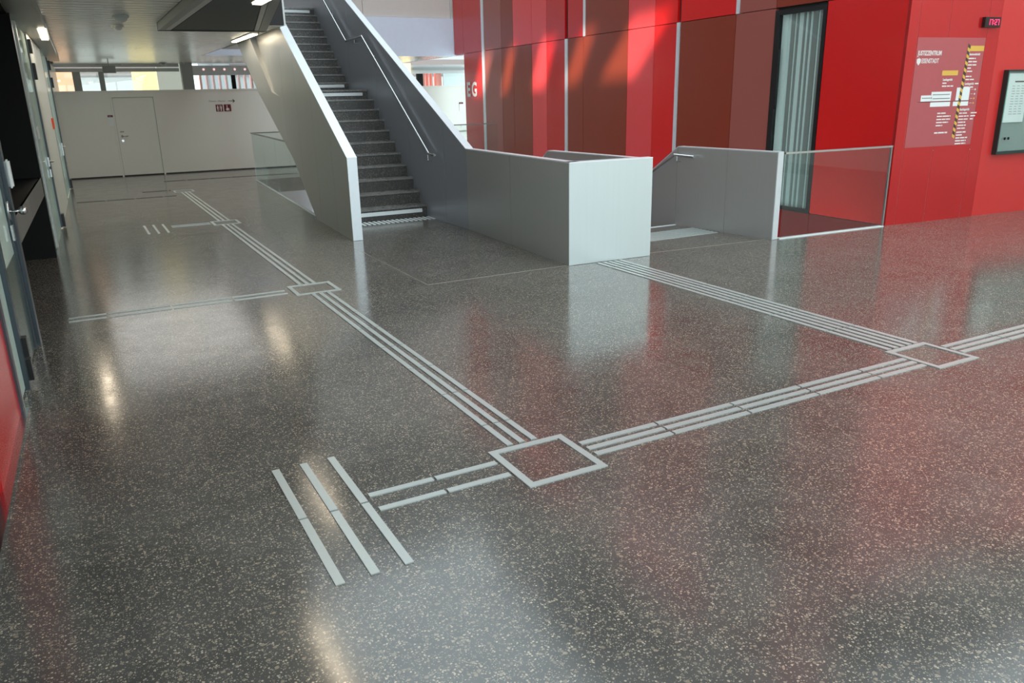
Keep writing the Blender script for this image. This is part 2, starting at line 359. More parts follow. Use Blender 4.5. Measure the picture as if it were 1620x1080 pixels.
# lamps
def lamp(x0, x1, y0, y1, z, label, par=None):
    t = thing('ceiling_lamp', label, 'lamp', ((x0+x1)/2, (y0+y1)/2, z), 'strip lamps along the ceiling')
    link('housing', bx((x0-.02, y0-.02, z-.01), (x1+.02, y1+.02, z+.05)), M['alu'], t)
    link('tube_cover', bx((x0, y0, z-.028), (x1, y1, z-.01)), M['lamp'], t)
lamp(-.19, -.09, 13.9, 16.1, ZC-.13, 'glowing strip lamp in the dark soffit above the left doors')
lamp(3.21, 3.31, 15.9, 18.0, ZC-.01, 'glowing strip lamp at the ceiling edge beside the stairs')
lamp(2.02, 2.12, 8.4, 9.8, 2.96, 'strip lamp under the bridge above the stair foot, just out of view')
lamp(1.30, 1.40, 5.4, 6.9, ZC-.01, 'strip lamp in the ceiling above the floor guide square')
# ceiling fittings
def dome(x, y, label, m, r=.075, name='smoke_detector', cat='detector'):
    t = thing(name, label, cat, (x, y, ZC))
    link('base', cyl(bmesh.new(), (x, y, ZC), r, -.03), m, t)
    bm = bmesh.new(); bmesh.ops.create_uvsphere(bm, u_segments=16, v_segments=8, radius=r*.8)
    bmesh.ops.transform(bm, matrix=Matrix.Translation((x, y, ZC-.035)) @ Matrix.Diagonal((1, 1, .6, 1)), verts=bm.verts)
    link('cover', bm, m, t, smooth=True)
dome(.88, 13.30, 'large white round detector on the ceiling, nearer of the two', M['white_plastic'], .11)
dome(.92, 14.92, 'white detector with a square base on the ceiling, second behind the round one', M['white_plastic'], .09)
dome(2.85, 28.0, 'dark dome camera on the ceiling near the far windows', M['grey_plastic'], .11, 'dome_camera', 'camera')
dome(3.42, 28.0, 'tiny grey detector on the far ceiling beside the column', M['grey_plastic'], .07)
t = thing('hanging_sign', 'small grey hanging box sign under the ceiling near the far left windows', 'sign', (1.22, 26.3, 2.8))
link('sign_box', bevelled(bx((1.06, 26.28, ZC-.36), (1.40, 26.36, ZC-.16)), .008), M['grey_plastic'], t)
link('hanger', bx((.90, 26.30, ZC-.14), (1.56, 26.33, ZC-.12)), M['beam'], t)
link('hanger_rod', cyl(bmesh.new(), (1.23, 26.32, ZC-.16), .012, .16), M['beam'], t)

# ---- white fascia of the upper gallery and the wall over it
struct('trim_5', bx((3.46, 23.80, 3.10), (13.9, 24.0, 4.19)), M['fascia'])
struct('wall_right_end', bx((10.97, 23.03, ZC+.02), (11.2, 23.8, 9)), M['red2'])
fw = struct('wall_upper', bx((-3, 24.02, 4.2), (13.9, 24.2, 14)), M['joint'])
x = 3.0
for i in range(5):
    w = 2.8
    link('wall_panel', bx((x-.55, 23.86, 4.2), (x-.55+w-.012, 24.02, 9.0)), M['upper'], fw); x += w
link('wall_panel', bx((-3, 23.86, 4.2), (2.44, 24.02, 9.0)), M['upper'], fw)
# unseen, added to shape the sun patches on the facade: slotted wall, fins and roof
def back(y, z, xf):                                                # where a ray of sun reaching the red facade passes x = -3
    k = (xf+3)/SUN_DIR.x; return (y-SUN_DIR.y*k, z-SUN_DIR.z*k)
wl = struct('wall_sun_mask', bx((-3.3, -14, 2.9), (-3.0, 30, back(14, 2.15, 10.5)[1])), M['white'])
zlo = back(14, 2.15, 10.5)[1]; zhi = back(14, 3.45, 10.5)[1]
slots = [(13.9, 15.2, 1.45), (16.1, 16.75, .9), (17.7, 18.45, .7), (19.75, 20.25, .6), (21.4, 22.2, .8)]   # (y0, y1 at foot, slant)
edges = [(-14, -14)]
for y0, y1, sl in slots:
    b0 = back(y0, 2.15, 10.5)[0]; b1 = back(y1, 2.15, 10.5)[0]
    edges += [(b0, b0-sl), (b1, b1-sl)]
edges.append((30, 30))
for i in range(0, len(edges), 2):
    a, b = edges[i], edges[i+1]
    link('sun_mask_fin', prism(bmesh.new(), [(-3.05, a[0], zlo), (-3.05, b[0], zlo), (-3.05, b[1], zhi), (-3.05, a[1], zhi)], (.04, 0, 0)), M['white'], wl)
struct('roof_sun_mask', bx((-3.3, -14, zhi), (3.4, 30, zhi+.3)), M['white'])  # unseen, added to stop the sun above the slots

# ---- far windows
wy = 29.0
def bar(name, x0, x1, z0, z1, m, par=None, y0=wy, y1=wy+.12):
    return link(name, bx((x0, y0, z0), (x1, y1, z1)), m, par)
w1 = struct('window_1', bx((-.6, wy-.06, 2.86), (3.4, wy+.02, 2.97)), M['rail_grey'])
bar('rail', -.6, 3.4, 3.0, 3.10, M['rail_grey'], w1, wy-.1, wy)
for a, b in ((.30, .52), (1.03, 1.18)): bar('mullion', a, b, 0, 2.86, M['beam'], w1)
for a, b in ((-.2, .30), (.52, 1.03), (1.18, 1.98), (1.98, 2.70)): bar('pane', a, b, 0, 2.86, M['glass'], w1, wy+.05, wy+.06)
bar('coloured_screen', -.6, .30, 0, 2.95, M['peach'], w1, wy+.10, wy+.13)
bar('coloured_screen', 1.98, 2.72, 0, 2.95, M['cream'], w1, wy+.10, wy+.13)
struct('wall_far', bx((2.72, wy-.05, 0), (3.60, wy+.1, 3.1)), mat('far_wall_glow', (.75, .80, .72), .6, emit=(.85, .92, .82), es=.30))  # unlit wall made to glow, emission added to brighten it
struct('trim_6', bx((3.38, 28.2, 0), (3.72, 28.5, 3.1)), M['beam'])                           # column
w2 = struct('window_2', bx((3.7, wy-.10, 2.74), (13.9, wy+.02, 3.04)), M['rail_grey'])
for i in range(9): link('downlight', cyl(bmesh.new(), (4.15+i*.33, wy-.10, 2.92), .035, -.01, 12, 'Y'), mat('downlight_face', (.9, .6, .6), .4, emit=(1, .55, .55), es=1.0) if i == 0 else bpy.data.materials['downlight_face'], w2)
for i in range(15):
    x = 4.02+i*.205
    bar('sun_fin', x, x+.06, 0, 2.80, M['slat'], w2, wy+.05, wy+.25)
for x0, x1, m in ((5.02, 5.15, M['black']), (5.95, 6.12, M['black'])): bar('mullion', x0, x1, 0, 2.80, m, w2)
bar('pane', 3.7, 7.4, 0, 2.8, M['glass'], w2, wy+.02, wy+.03)
# the stretch seen right of the stairs
for x, wd in ((11.45, .10), (12.0, .06), (12.15, .05), (12.30, .06), (12.5, .22)): bar('sun_fin', x, x+wd, 0, 2.95, M['slat'], w2, wy+.05, wy+.25)
bar('mullion', 11.72, 11.95, 0, 2.95, M['black'], w2)
bar('curtain', 12.75, 13.9, 0, 3.05, M['curtain'], w2, wy-.08, wy-.05)
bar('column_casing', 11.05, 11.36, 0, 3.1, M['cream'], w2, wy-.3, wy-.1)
bar('rail', 11.45, 13.6, 2.86, 2.95, M['beam'], w2, wy-.25, wy-.15)
# outside
struct('ground', bx((-60, 29.2, -.5), (60, 90, -.4)), M['ground'])
struct('ground_front', bx((-40, -60, -.5), (60, -8, -.02)), M['ground'])
for x0, x1, yy, hh, lab in ((-8, 6, 48, 9, 'pale building with grey window bands beyond the far left window'), (8, 26, 52, 8, 'pale building beyond the finned window')):
    b_ = thing('building', lab, 'building', (x0, yy, -.4))
    link('wall', bx((x0, yy, -.4), (x1, yy+6, hh)), M['facade_ext'], b_)
    for k in range(3):
        link('window_band', bx((x0+1.0, yy-.08, 1.1+k*2.2), (x1-1.2, yy+.02, 2.1+k*2.2)), M['ext_band'], b_)
bm = bmesh.new()
for i in range(260):
    a = random.random()*6.28; r = random.random()**.5*.7; z = 1.0+random.random()*1.9
    c = Vector((7.9+math.cos(a)*r, 33+math.sin(a)*r, z)); s = .09
    d = Vector((random.uniform(-1, 1), random.uniform(-1, 1), random.uniform(-1, 1))).normalized(); e = d.orthogonal().normalized()
    vs = [bm.verts.new(c+d*s), bm.verts.new(c+e*s*.5), bm.verts.new(c-d*s), bm.verts.new(c-e*s*.5)]; bm.faces.new(vs)
sh = thing('shrub', 'green shrub outside behind the pink fins', 'shrub', (7.9, 33, -.4))
link('foliage', bm, M['leaf'], sh, kind='stuff'); link('stem', cyl(bmesh.new(), (7.9, 33, -.4), .05, 2.2, 8), M['darkprint'], sh)

# ---- red facade on the right, running away from the corner
FC = Plane((10.044, 7.36), (10.044+.05204642*30, 7.36+.99864467*30), flip=True)    # normal points into the hall (-x)
def ft(y): return (y-7.36)/.99864467
fac = struct('wall_right', FC.quad(0, 15.66, -3.6, 14, -.30, -.06), M['joint'])
ZJ = 3.13
def fpanel(y0, y1, z0, z1, m, d=0.0, name='facade_panel'):
    g = .006
    return link(name, FC.quad(ft(y0)+g, ft(y1)-g, z0+g, z1-g, -.06, d), m, fac)
# (y0, y1, lower material, upper material)
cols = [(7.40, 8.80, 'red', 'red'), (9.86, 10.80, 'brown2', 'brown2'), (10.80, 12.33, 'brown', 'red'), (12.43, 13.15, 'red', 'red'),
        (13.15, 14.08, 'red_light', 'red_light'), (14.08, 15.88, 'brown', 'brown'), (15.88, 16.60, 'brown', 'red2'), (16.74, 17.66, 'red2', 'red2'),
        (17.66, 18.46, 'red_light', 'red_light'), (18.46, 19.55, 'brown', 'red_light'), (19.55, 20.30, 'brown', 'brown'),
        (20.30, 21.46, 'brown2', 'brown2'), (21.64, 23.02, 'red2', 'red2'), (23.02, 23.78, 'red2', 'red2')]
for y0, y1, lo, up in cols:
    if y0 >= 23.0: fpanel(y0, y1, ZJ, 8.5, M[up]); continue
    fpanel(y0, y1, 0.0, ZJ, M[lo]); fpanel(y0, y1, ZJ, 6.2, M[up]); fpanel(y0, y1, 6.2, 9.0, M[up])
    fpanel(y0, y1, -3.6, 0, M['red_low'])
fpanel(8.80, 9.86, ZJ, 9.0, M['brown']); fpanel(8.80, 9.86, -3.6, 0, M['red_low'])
for y0, y1, z0, z1 in ((12.34, 12.43, -1, ZJ), (16.61, 16.73, -1, ZJ), (21.47, 21.63, -1, 9), (10.72, 10.80, ZJ, 9), (15.80, 15.89, ZJ, 9)):
    link('reveal_strip', FC.quad(ft(y0), ft(y1), z0, z1, -.06, .012), M['alu_cap'], fac)
# window slot
w3 = struct('window_3', FC.quad(ft(8.80), ft(8.87), .0, 3.09, -.055, .01), M['hinge'])
link('window_frame', FC.quad(ft(9.76), ft(9.86), .0, 3.09, -.055, .01), M['hinge'], w3)
link('window_frame', FC.quad(ft(8.87), ft(9.76), 3.02, 3.09, -.055, .01), M['hinge'], w3)
link('window_frame', FC.quad(ft(8.87), ft(9.76), .0, .06, -.055, .01), M['hinge'], w3)
link('pane', FC.quad(ft(8.87), ft(9.76), .06, 3.02, -.03, -.022), M['glass'], w3)
t_, k = ft(8.87), 0
while t_ < ft(9.76)-.02:
    wd = random.choice((.04, .055, .075, .10)); wd = min(wd, ft(9.76)-t_)
    far = t_ > ft(9.35)
    m = M['curtain'] if (k % 2 == 0 or (far and random.random() < .7)) else M['curtain_dark']
    link('curtain_fold', FC.quad(t_, t_+wd-.004, .06, 3.02, -.058, -.05 + (.012 if k % 2 else 0)), m, w3); t_ += wd; k += 1
link('hardware', FC.quad(ft(9.72), ft(9.77), 1.6, 2.5, -.02, .014), M['hinge'], w3)
# EG lettering
eg = thing('storey_lettering', 'large white letters EG on the deep red panel', 'lettering', (10.8, 22.6, 1.9))
text('letter', 'E', FC, ft(22.85), 1.90, .56, M['white_paint'], eg, .012, rev=True, bold=.018, sx=1.0)
text('letter', 'G', FC, ft(22.47), 1.90, .56, M['white_paint'], eg, .012, rev=True, bold=.018, sx=1.0)

# ---- front red wall at the right
FR = Plane((10.044, 7.36), (11.793, 7.202))                        # normal towards the camera
fr = struct('wall_front_right', FR.quad(0, 6, -.3, 9, -.30, -.04), M['joint'])
for t0, t1 in ((0.0, .178), (.186, .75), (.758, 1.508), (1.516, 1.77)):
    link('wall_panel', FR.quad(t0, t1, 0, 6.2, -.04, 0), M['red_gloss'], fr)
link('wall_panel', FR.quad(1.775, 6, 0, 6.2, -.12, -.02), mat('warm_red_panel', (.62, .035, .033), .3, noise=.02, nscale=3), fr)
for t0, z in ((.754, 1.02), (1.512, 1.0), (.754, .12), (1.512, .15)):
    link('fixing_screw', cyl(bmesh.new(), FR.P(t0, z, .0), .008, -.006, 10, 'Y'), M['steel'], fr)
for t0 in (.182, .754, 1.512): link('joint_strip', FR.quad(t0-.004, t0+.004, 0, 6.2, -.04, -.004), mat('joint_light', (.50, .22, .20), .4) if t0 < .2 else bpy.data.materials['joint_light'], fr)
# directory print
dr = thing('directory_board', 'frosted directory print with building diagram on the red wall', 'directory', FR.P(.9, 1.07))
link('film', FR.quad(.192, 1.70-.195, 1.075, 2.53, .0, .002), M['red_frost'], dr)
def dtext(s, t, z, size, m='white_paint', bold=.0, sx=.85): return text('lettering', s, FR, t, z, size, M[m], dr, .003, bold=bold, sx=sx)
dtext('JUSTIZZENTRUM', .225, 2.30, .085, bold=.002, sx=.70); dtext('EISENSTADT', .305, 2.20, .085, bold=.001, sx=.70)
# crest: shield with small head
cx, cz = .255, 2.225
link('crest', FR.poly([(cx-.038, cz+.02), (cx-.02, cz+.035), (cx-.004, cz+.03), (cx, cz+.05), (cx+.012, cz+.03), (cx+.025, cz+.035), (cx+.038, cz+.02), (cx+.034, cz-.02), (cx, cz-.055), (cx-.034, cz-.02)], .002, .004), M['white_paint'], dr)
def line(t, z, w, h=.016, m='white_paint'):
    # small unreadable line of type: a row of word-sized strokes
    bm = bmesh.new(); x = t; r = random.Random(int(t*977+z*1331))
    while x < t+w-.01:
        ww = min(r.uniform(.05, .13), t+w-x); FR.quad(x, x+ww, z, z+h, .002, .0035, bm); x += ww+.012
    link('small_print', bm, M[m], dr)
link('yellow_header', FR.quad(1.195, 1.50, 2.355, 2.425, .002, .004), M['yellow'], dr)
link('yellow_header', FR.quad(.735, 1.045, 2.035, 2.10, .002, .004), M['yellow'], dr)
line(1.22, 2.38, .25, .014, 'darkprint'); line(.76, 2.06, .25, .014, 'darkprint')
dtext('Staatsanwaltschaft', 1.215, 2.30, .042, bold=.0012, sx=.72)
for i, w in enumerate((.14, .19, .17, .07, .12)): line(1.22, 2.25-i*.043, w)
for i, w in enumerate((.11, .18)): line(1.215, 2.01-i*.042, w)
dtext('Landesgericht', 1.21, 1.905, .045, bold=.0012, sx=.75); line(1.21, 1.865, .18); line(1.21, 1.83, .09)
dtext('Landesgericht', .765, 1.965, .045, bold=.0012, sx=.75); line(.765, 1.925, .08); line(.765, 1.885, .22)
dtext('Bezirksgericht', 1.185, 1.555, .045, bold=.0012, sx=.75)
for i, w in enumerate((.16, .20, .19, .15, .17, .16)): line(1.185, 1.51-i*.042, w)
for i, w in enumerate((.19, .14, .24, .22, .22)): line(1.18, 1.245-i*.040, w, .018)
for i, w in enumerate((.18, .27, .27, .24, .13)): line(.745, 1.52-i*.042, w)
line(.735, 1.25, .26, .020)
for i, w in enumerate((.13, .10, .06)): line(1.42, 1.51-i*.042, w)
# building diagram
for a in ((.385, .60, 1.695, 1.775), (.58, .97, 1.695, 1.82), (.58, .97, 1.62, 1.68), (1.07, 1.335, 1.695, 1.87), (1.03, 1.335, 1.62, 1.68)):
    link('diagram_block', FR.quad(*a, .002, .004), M['paper'], dr)
bm = bmesh.new()
for i in range(6): FR.quad(.41+i*.033, .43+i*.033, 1.732, 1.745, .004, .0052, bm)
for i in range(12): FR.quad(.61+i*.028, .628+i*.028, 1.775, 1.788, .004, .0052, bm); FR.quad(.62+i*.028, .638+i*.028, 1.722, 1.735, .004, .0052, bm)
FR.quad(.33, 1.36, 1.684, 1.690, .002, .0052, bm); link('diagram_windows', bm, M['darkprint'], dr)
for i in range(4): line(1.36, 1.84-i*.062, .05, .004); line(1.43, 1.83-i*.062, .022, .022, 'yellow' if i > 1 else 'white_paint')
line(1.42, 1.91, .07, .018)
# hatched yellow and black band
z = 1.175; k = 0
while z < 2.41:
    t0 = 1.13+.075*(z-1.175)/1.235-.03
    sk = .03
    link('band_yellow' if k % 2 == 0 else 'band_dark', FR.poly([(t0, z+.02), (t0+.05, z-.01), (t0+.05, z+.035), (t0, z+.065)], .0035, .0045), M['yellow' if k % 2 == 0 else 'darkprint'], dr)
    z += .045; k += 1
# clock
ck = thing('digital_clock', 'small black digital wall clock showing 17:27 in red', 'clock', FR.P(1.56, 2.68))
link('case', FR.quad(1.385, 1.70, 2.665, 2.80, 0, .05), M['clock'], ck)
link('screen', FR.quad(1.40, 1.69, 2.68, 2.785, .05, .052), M['clock'], ck)
segs = {'1': 'bc', '7': 'abc', '2': 'abged'}
def digit(bm, ch, t, z, w=.036, h=.075, s=.010):
    g = {'a': (t, t+w, z+h-s, z+h), 'd': (t, t+w, z, z+s), 'g': (t, t+w, z+h/2-s/2, z+h/2+s/2), 'f': (t, t+s, z+h/2, z+h), 'e': (t, t+s, z, z+h/2), 'b': (t+w-s, t+w, z+h/2, z+h), 'c': (t+w-s, t+w, z, z+h/2)}
    for c in segs[ch]: FR.quad(*g[c], .052, .055, bm)
for ch, t in (('1', 1.445), ('7', 1.497), ('2', 1.575), ('7', 1.627)):
    bm = bmesh.new(); digit(bm, ch, t, 2.696); link('digit', bm, M['led'], ck)
bm = bmesh.new(); FR.quad(1.550, 1.560, 2.712, 2.722, .052, .055, bm); FR.quad(1.550, 1.560, 2.744, 2.754, .052, .055, bm); link('colon', bm, M['led'], ck)
# display case
dc = thing('display_case', 'glazed green notice case with a white paper on the red wall at the right edge', 'notice case', FR.P(2.5, .9))
bm = bmesh.new()
FR.quad(2.02, 2.04, .90, 2.10, -.02, .055, bm); FR.quad(2.04, 4.0, .90, .945, -.02, .055, bm); FR.quad(2.04, 4.0, 2.075, 2.10, -.02, .055, bm); FR.quad(4.0, 4.02, .90, 2.10, -.02, .055, bm)
link('case_frame', bm, M['case_frame'], dc)
link('case_back', FR.quad(2.04, 4.0, .945, 2.075, -.02, .015), M['case_green'], dc)
link('case_edge', FR.quad(2.04, 2.07, 1.36, 2.06, .015, .046), M['case_glow'], dc)
link('lock', cyl(bmesh.new(), FR.P(2.15, 1.13, .058), .02, -.01, 12, 'Y'), M['black'], dc); link('lock', cyl(bmesh.new(), FR.P(2.23, 1.13, .058), .02, -.01, 12, 'Y'), M['black'], dc)
link('glass_front', FR.quad(2.04, 4.0, .945, 2.075, .048, .052), M['glass'], dc)
nt_ = thing('notice_sheet', 'white printed notice pinned inside the green glass case', 'notice', FR.P(2.2, 1.36))
link('sheet', FR.quad(2.08, 2.52, 1.36, 2.05, .030, .034), M['paper'], nt_)
link('title_bar', FR.quad(2.22, 2.42, 1.925, 1.945, .034, .036), M['darkprint'], nt_)
for i in range(12):
    bm = bmesh.new()
    for j in range(3): FR.quad(2.18+j*.1, 2.18+j*.1+.05+(i*37 % 4)*.008, 1.87-i*.036, 1.878-i*.036, .034, .0355, bm)
    link('printed_line', bm, M['greyprint'], nt_)

# ================================================================== LEFT WALL
LW = Plane((-.56, 5.7), (-.20, 23))                                # normal towards +x
def lt(y): return (y-5.7)*1.0002
wlft = struct('wall_left', bx((-3.0, 4.0, 2.98), (-.95, 7.4, 3.1)), M['joint'])
for yy in (-8, -5, -2, 1, 3.8): link('mullion', LW.quad(lt(yy), lt(yy+.1), 0, 3.1, -.12, -.02), M['darkframe'], wlft)  # opening and mullions added out of view to let sky light in
struct('roof_sun_blocker', bx((-9.5, -14, 2.95), (-3.0, 12, 3.1)), M['white'])  # unseen canopy, added to keep the sun out of the left opening
struct('ground_left', bx((-40, -8, -.5), (-3.05, 29.2, -.02)), M['ground'])
link('wall_section', LW.quad(lt(15.40), lt(18.75), 0, 2.95, -.4, .0), M['ivory'], wlft)
link('wall_section', LW.quad(lt(21.8), lt(24.3), 0, 2.95, -.4, -.05), M['ivory'], wlft)
link('wall_section', LW.quad(lt(24.3), lt(29.0), 0, 2.95, -.4, -.05), M['ivory'], wlft)
# near panels
rp = struct('trim_7', LW.quad(lt(4.40), lt(5.62), .02, 3.0, -.06, -.01), M['red2']); rp.name = 'wall_left_panel'
link('frame_post', LW.quad(lt(5.62), lt(5.70), 0, 3.0, -.07, .005), M['darkframe'], rp)
link('frame_post', LW.quad(lt(4.20), lt(4.40), 0, 3.0, -.10, -.03), M['hinge'], rp)
link('sill_rail', LW.quad(lt(3.7), lt(5.70), 0, .03, -.04, .03), M['steel'], rp)
ds = struct('door_2', LW.quad(lt(5.72), lt(5.78), 0.01, 2.95, -.04, .0), M['alu'])
link('glass_pane', LW.quad(lt(5.78), lt(6.16), 0.02, 2.95, -.03, -.02), M['glass_door'], ds)
link('frame_post', LW.quad(lt(6.16), lt(6.26), 0, 3.0, -.06, .01), M['darkframe'], ds)
link('door_leaf', LW.quad(lt(6.30), lt(7.32), .80, 2.95, -.04, -.02), M['glass_door'], ds)
link('kick_panel', LW.quad(lt(6.30), lt(7.32), .02, .80, -.045, -.015), M['glass_kick'], ds)
link('leaf_edge', LW.quad(lt(7.22), lt(7.33), .02, 2.95, -.05, -.005), M['darkframe'], ds)
link('frame_post', LW.quad(lt(7.36), lt(7.50), 0, 3.0, -.10, .02), M['darkframe'], ds)
link('frame_edge', LW.quad(lt(7.50), lt(7.54), 0, 3.0, -.10, .015), M['beam'], ds)
bm = bmesh.new(); LW.quad(lt(6.22), lt(6.30), .05, .20, -.01, .04, bm); LW.quad(lt(6.22), lt(6.30), .22, .36, -.01, .04, bm); link('hinge', bm, M['hinge'], ds)
hx = LW.P(lt(7.24), 1.12, 0)
bm = bmesh.new(); LW.quad(lt(7.19), lt(7.29), 1.06, 1.20, -.005, .008, bm); tube(bm, [hx, hx+Vector((.055, 0, 0)), hx+Vector((.075, .01, 0))], .011)
bmesh.ops.create_uvsphere(bm, u_segments=14, v_segments=8, radius=.034, matrix=Matrix.Translation(hx+Vector((.095, .02, 0))))
link('door_handle', bm, M['steel'], ds, smooth=True)
link('lock_plate', LW.quad(lt(7.19), lt(7.29), .90, 1.02, -.005, .010), M['steel'], ds)
link('pull_plate', bevelled(LW.quad(lt(7.42), lt(7.50), 1.28, 1.50, .02, .055), .012, 2), M['marker'], ds)  # white colour stands for a bright reflection here
# black recess with counter
rc = struct('wall_left_recess', bx((-3.0, 7.56, 0), (-2.9, 11.8, 3.1)), M['black'])
link('side_wall', bx((-2.95, 11.76, 0), (-.43, 11.86, 3.1)), M['black'], rc)
link('near_side', bx((-2.95, 7.52, 0), (-.62, 7.56, 3.1)), M['black'], rc)
link('lid', bx((-3.0, 7.5, 2.95), (-.45, 11.8, 3.08)), M['black'], rc)
ct = thing('reception_counter', 'black reception counter with a grey metal edge in the dark recess', 'counter', (-.7, 9.5, 0))
link('counter_top', LW.quad(lt(7.57), lt(11.75), 1.015, 1.03, -.70, -.002), M['black'], ct)
for a, b in ((7.58, 9.35), (9.36, 11.75)): link('edge_panel', LW.quad(lt(a), lt(b), .80, 1.03, -.02, .0), M['counter'], ct)
link('support_panel', LW.quad(lt(7.57), lt(11.75), 0, .80, -.75, -.70), M['black'], ct)
# soffit over doors
struct('trim_8', slab([(-.62, 7.5), (-.17, 7.5), (.02, 24.3), (-.5, 24.3)], 2.965, 3.1), M['beam'])
# second door group
d3 = struct('door_3', LW.quad(lt(11.88), lt(12.05), 0, 2.95, -.05, .0), M['darkframe'])
link('glass_pane', LW.quad(lt(12.05), lt(12.62), .02, 2.95, -.03, -.02), M['glass_door'], d3)
link('frame_post', LW.quad(lt(12.62), lt(12.76), 0, 2.95, -.06, .0), M['alu'], d3)
link('door_leaf', LW.quad(lt(12.80), lt(14.60), .02, 2.93, -.03, -.015), M['glass_door'], d3)
link('leaf_edge', LW.quad(lt(14.55), lt(14.72), .02, 2.93, -.03, .008), M['darkframe'], d3)
link('frame_post', LW.quad(lt(14.80), lt(15.40), 0, 2.95, -.06, .005), M['ivory'], d3)
bm = bmesh.new()
for z0, z1 in ((.02, .22), (2.28, 2.52), (2.66, 2.86)): LW.quad(lt(14.64), lt(14.80), z0, z1, .0, .05, bm)
link('hinge', bm, M['hinge'], d3)
hx = LW.P(lt(14.3), 1.07, 0); bm = bmesh.new(); tube(bm, [hx, hx+Vector((.055, 0, 0)), hx+Vector((.065, .10, 0)), hx+Vector((.065, .13, 0))], .012); LW.quad(lt(14.24), lt(14.36), 1.0, 1.14, -.01, .012, bm); LW.quad(lt(14.24), lt(14.36), .84, .96, -.01, .012, bm)
link('door_handle', bm, M['steel'], d3)
link('door_card', LW.quad(lt(13.0), lt(13.45), 1.45, 1.62, -.012, -.008), M['paper'], d3)
s = tag(link('orange_sign', LW.quad(lt(18.0), lt(18.35), 1.46, 1.66, .0, .03), M['orange']), 'small orange sign plate on the cream wall between the left doors', 'sign')
d4 = struct('door_4', LW.quad(lt(18.80), lt(18.95), 0, 2.95, -.05, .0), M['darkframe'])
link('door_leaf', LW.quad(lt(18.98), lt(21.45), .02, 2.93, -.03, -.015), M['glass_door'], d4)
link('leaf_edge', LW.quad(lt(21.45), lt(21.62), .02, 2.93, -.03, .008), M['darkframe'], d4)
link('frame_post', LW.quad(lt(21.62), lt(21.80), 0, 2.95, -.06, .005), M['alu'], d4)
bm = bmesh.new()
for z0, z1 in ((.02, .22), (2.28, 2.50), (2.66, 2.86)): LW.quad(lt(21.5), lt(21.7), z0, z1, .0, .05, bm)
link('hinge', bm, M['hinge'], d4)
hx = LW.P(lt(21.1), 1.0, 0); bm = bmesh.new(); tube(bm, [hx, hx+Vector((.06, 0, 0)), hx+Vector((.07, .13, 0))], .013); LW.quad(lt(21.05), lt(21.2), .80, 1.08, -.01, .012, bm)
link('door_handle', bm, M['steel'], d4)

# ================================================================== STAIRCASE
st = thing('staircase', 'dark terrazzo staircase rising between aluminium parapets', 'staircase', (4.2, 12.25, 0))
ys = [12.25, 12.53, 12.80, 13.07, 13.34, 13.59, 13.85, 14.09, 14.34, 14.60, 14.95]
zs = [.198, .404, .604, .800, .985, 1.172, 1.356, 1.534, 1.711, 1.888, 2.06]
for k in range(1, 12): ys.append(16.07+.21*(k-1)); zs.append(2.06+.1565*k)
def lx(y): return 3.22+(y-10.66)*.0577+.10                         # middle of the left parapet
def rx(y): return 4.99+.004*(y-10.67)+.02
zprev = 0
for i, (y, z) in enumerate(zip(ys, zs)):
    y1 = (ys[i+1] if i+1 < len(ys) else 21.0)
    last = i+1 == len(ys)
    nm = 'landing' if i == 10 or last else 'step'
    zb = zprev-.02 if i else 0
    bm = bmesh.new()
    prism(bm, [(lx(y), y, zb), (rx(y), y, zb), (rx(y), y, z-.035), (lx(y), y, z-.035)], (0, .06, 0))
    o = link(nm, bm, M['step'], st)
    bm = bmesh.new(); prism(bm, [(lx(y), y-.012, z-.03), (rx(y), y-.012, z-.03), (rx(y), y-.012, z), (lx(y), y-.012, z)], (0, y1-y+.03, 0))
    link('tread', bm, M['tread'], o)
    if i in (0, 10, 11, 21):
        zm = z-.055 if i < 11 else z-.045
        h = .055 if i else .060
        link('marker_bar', bx((lx(y)+.05, y-.018, zm-h), (rx(y)-.11, y-.004, zm)), M['marker'], o)
    zprev = z
# soffit
bm = bmesh.new(); prof = [(12.6, 0), (13.10, 0), (17.3, 2.03), (19.0, 3.1), (21, 3.1), (21, 3.7), (18.3, 3.6), (16.1, 2.05), (15.0, 1.9), (12.6, .25)]
prism(bm, [(3.50, y, z) for y, z in prof], (1.45, 0, 0)); link('soffit', bm, M['alu'], st)
# left parapet
LP = Plane((3.219, 10.658), (3.36, 13.086)); LP.n = -LP.n          # outer face looks to -x, body goes to +x
def lpt(y): return (y-10.658)/LP.u.y
left = [(lpt(10.66), 0), (lpt(13.10), 0), (lpt(15.85), 1.52), (lpt(17.5), 2.14), (lpt(18.6), 2.95), (lpt(21), 3.3), (lpt(21), 4.9), (lpt(18.6), 4.9), (lpt(15.33), 3.372), (lpt(10.66), 1.125)]
def cut(poly, a, b):
    """part of a polygon in (t, z) between t = a and t = b"""
    def clip(p, t0, keep):
        out = []
        for i in range(len(p)):
            q, r = p[i], p[(i+1) % len(p)]; iq, ir = keep(q[0]), keep(r[0])
            if iq: out.append(q)
            if iq != ir: s = (t0-q[0])/(r[0]-q[0]); out.append((t0, q[1]+s*(r[1]-q[1])))
        return out
    return clip(clip(poly, a, lambda t: t >= a), b, lambda t: t <= b)
lp = link('parapet', LP.poly([(t+.01 if t < .05 else t, z-.012 if z > 1 and i > 5 else z) for i, (t, z) in enumerate(left)], -.128, -.006), M['alu'], st)
tprev = lpt(10.66)
for yb in (11.55, 12.7, 13.9, 15.1, 16.4, 18, 21):
    a, b = tprev+.003, lpt(yb)-.003
    pc = cut(left, a, b)
    if len(pc) > 2:
        link('cladding_panel', LP.poly(pc, -.006, 0), M['alu'], lp)
        link('cladding_panel', LP.poly([q for q in pc], -.136, -.128), M['alu'], lp)
    tprev = lpt(yb)
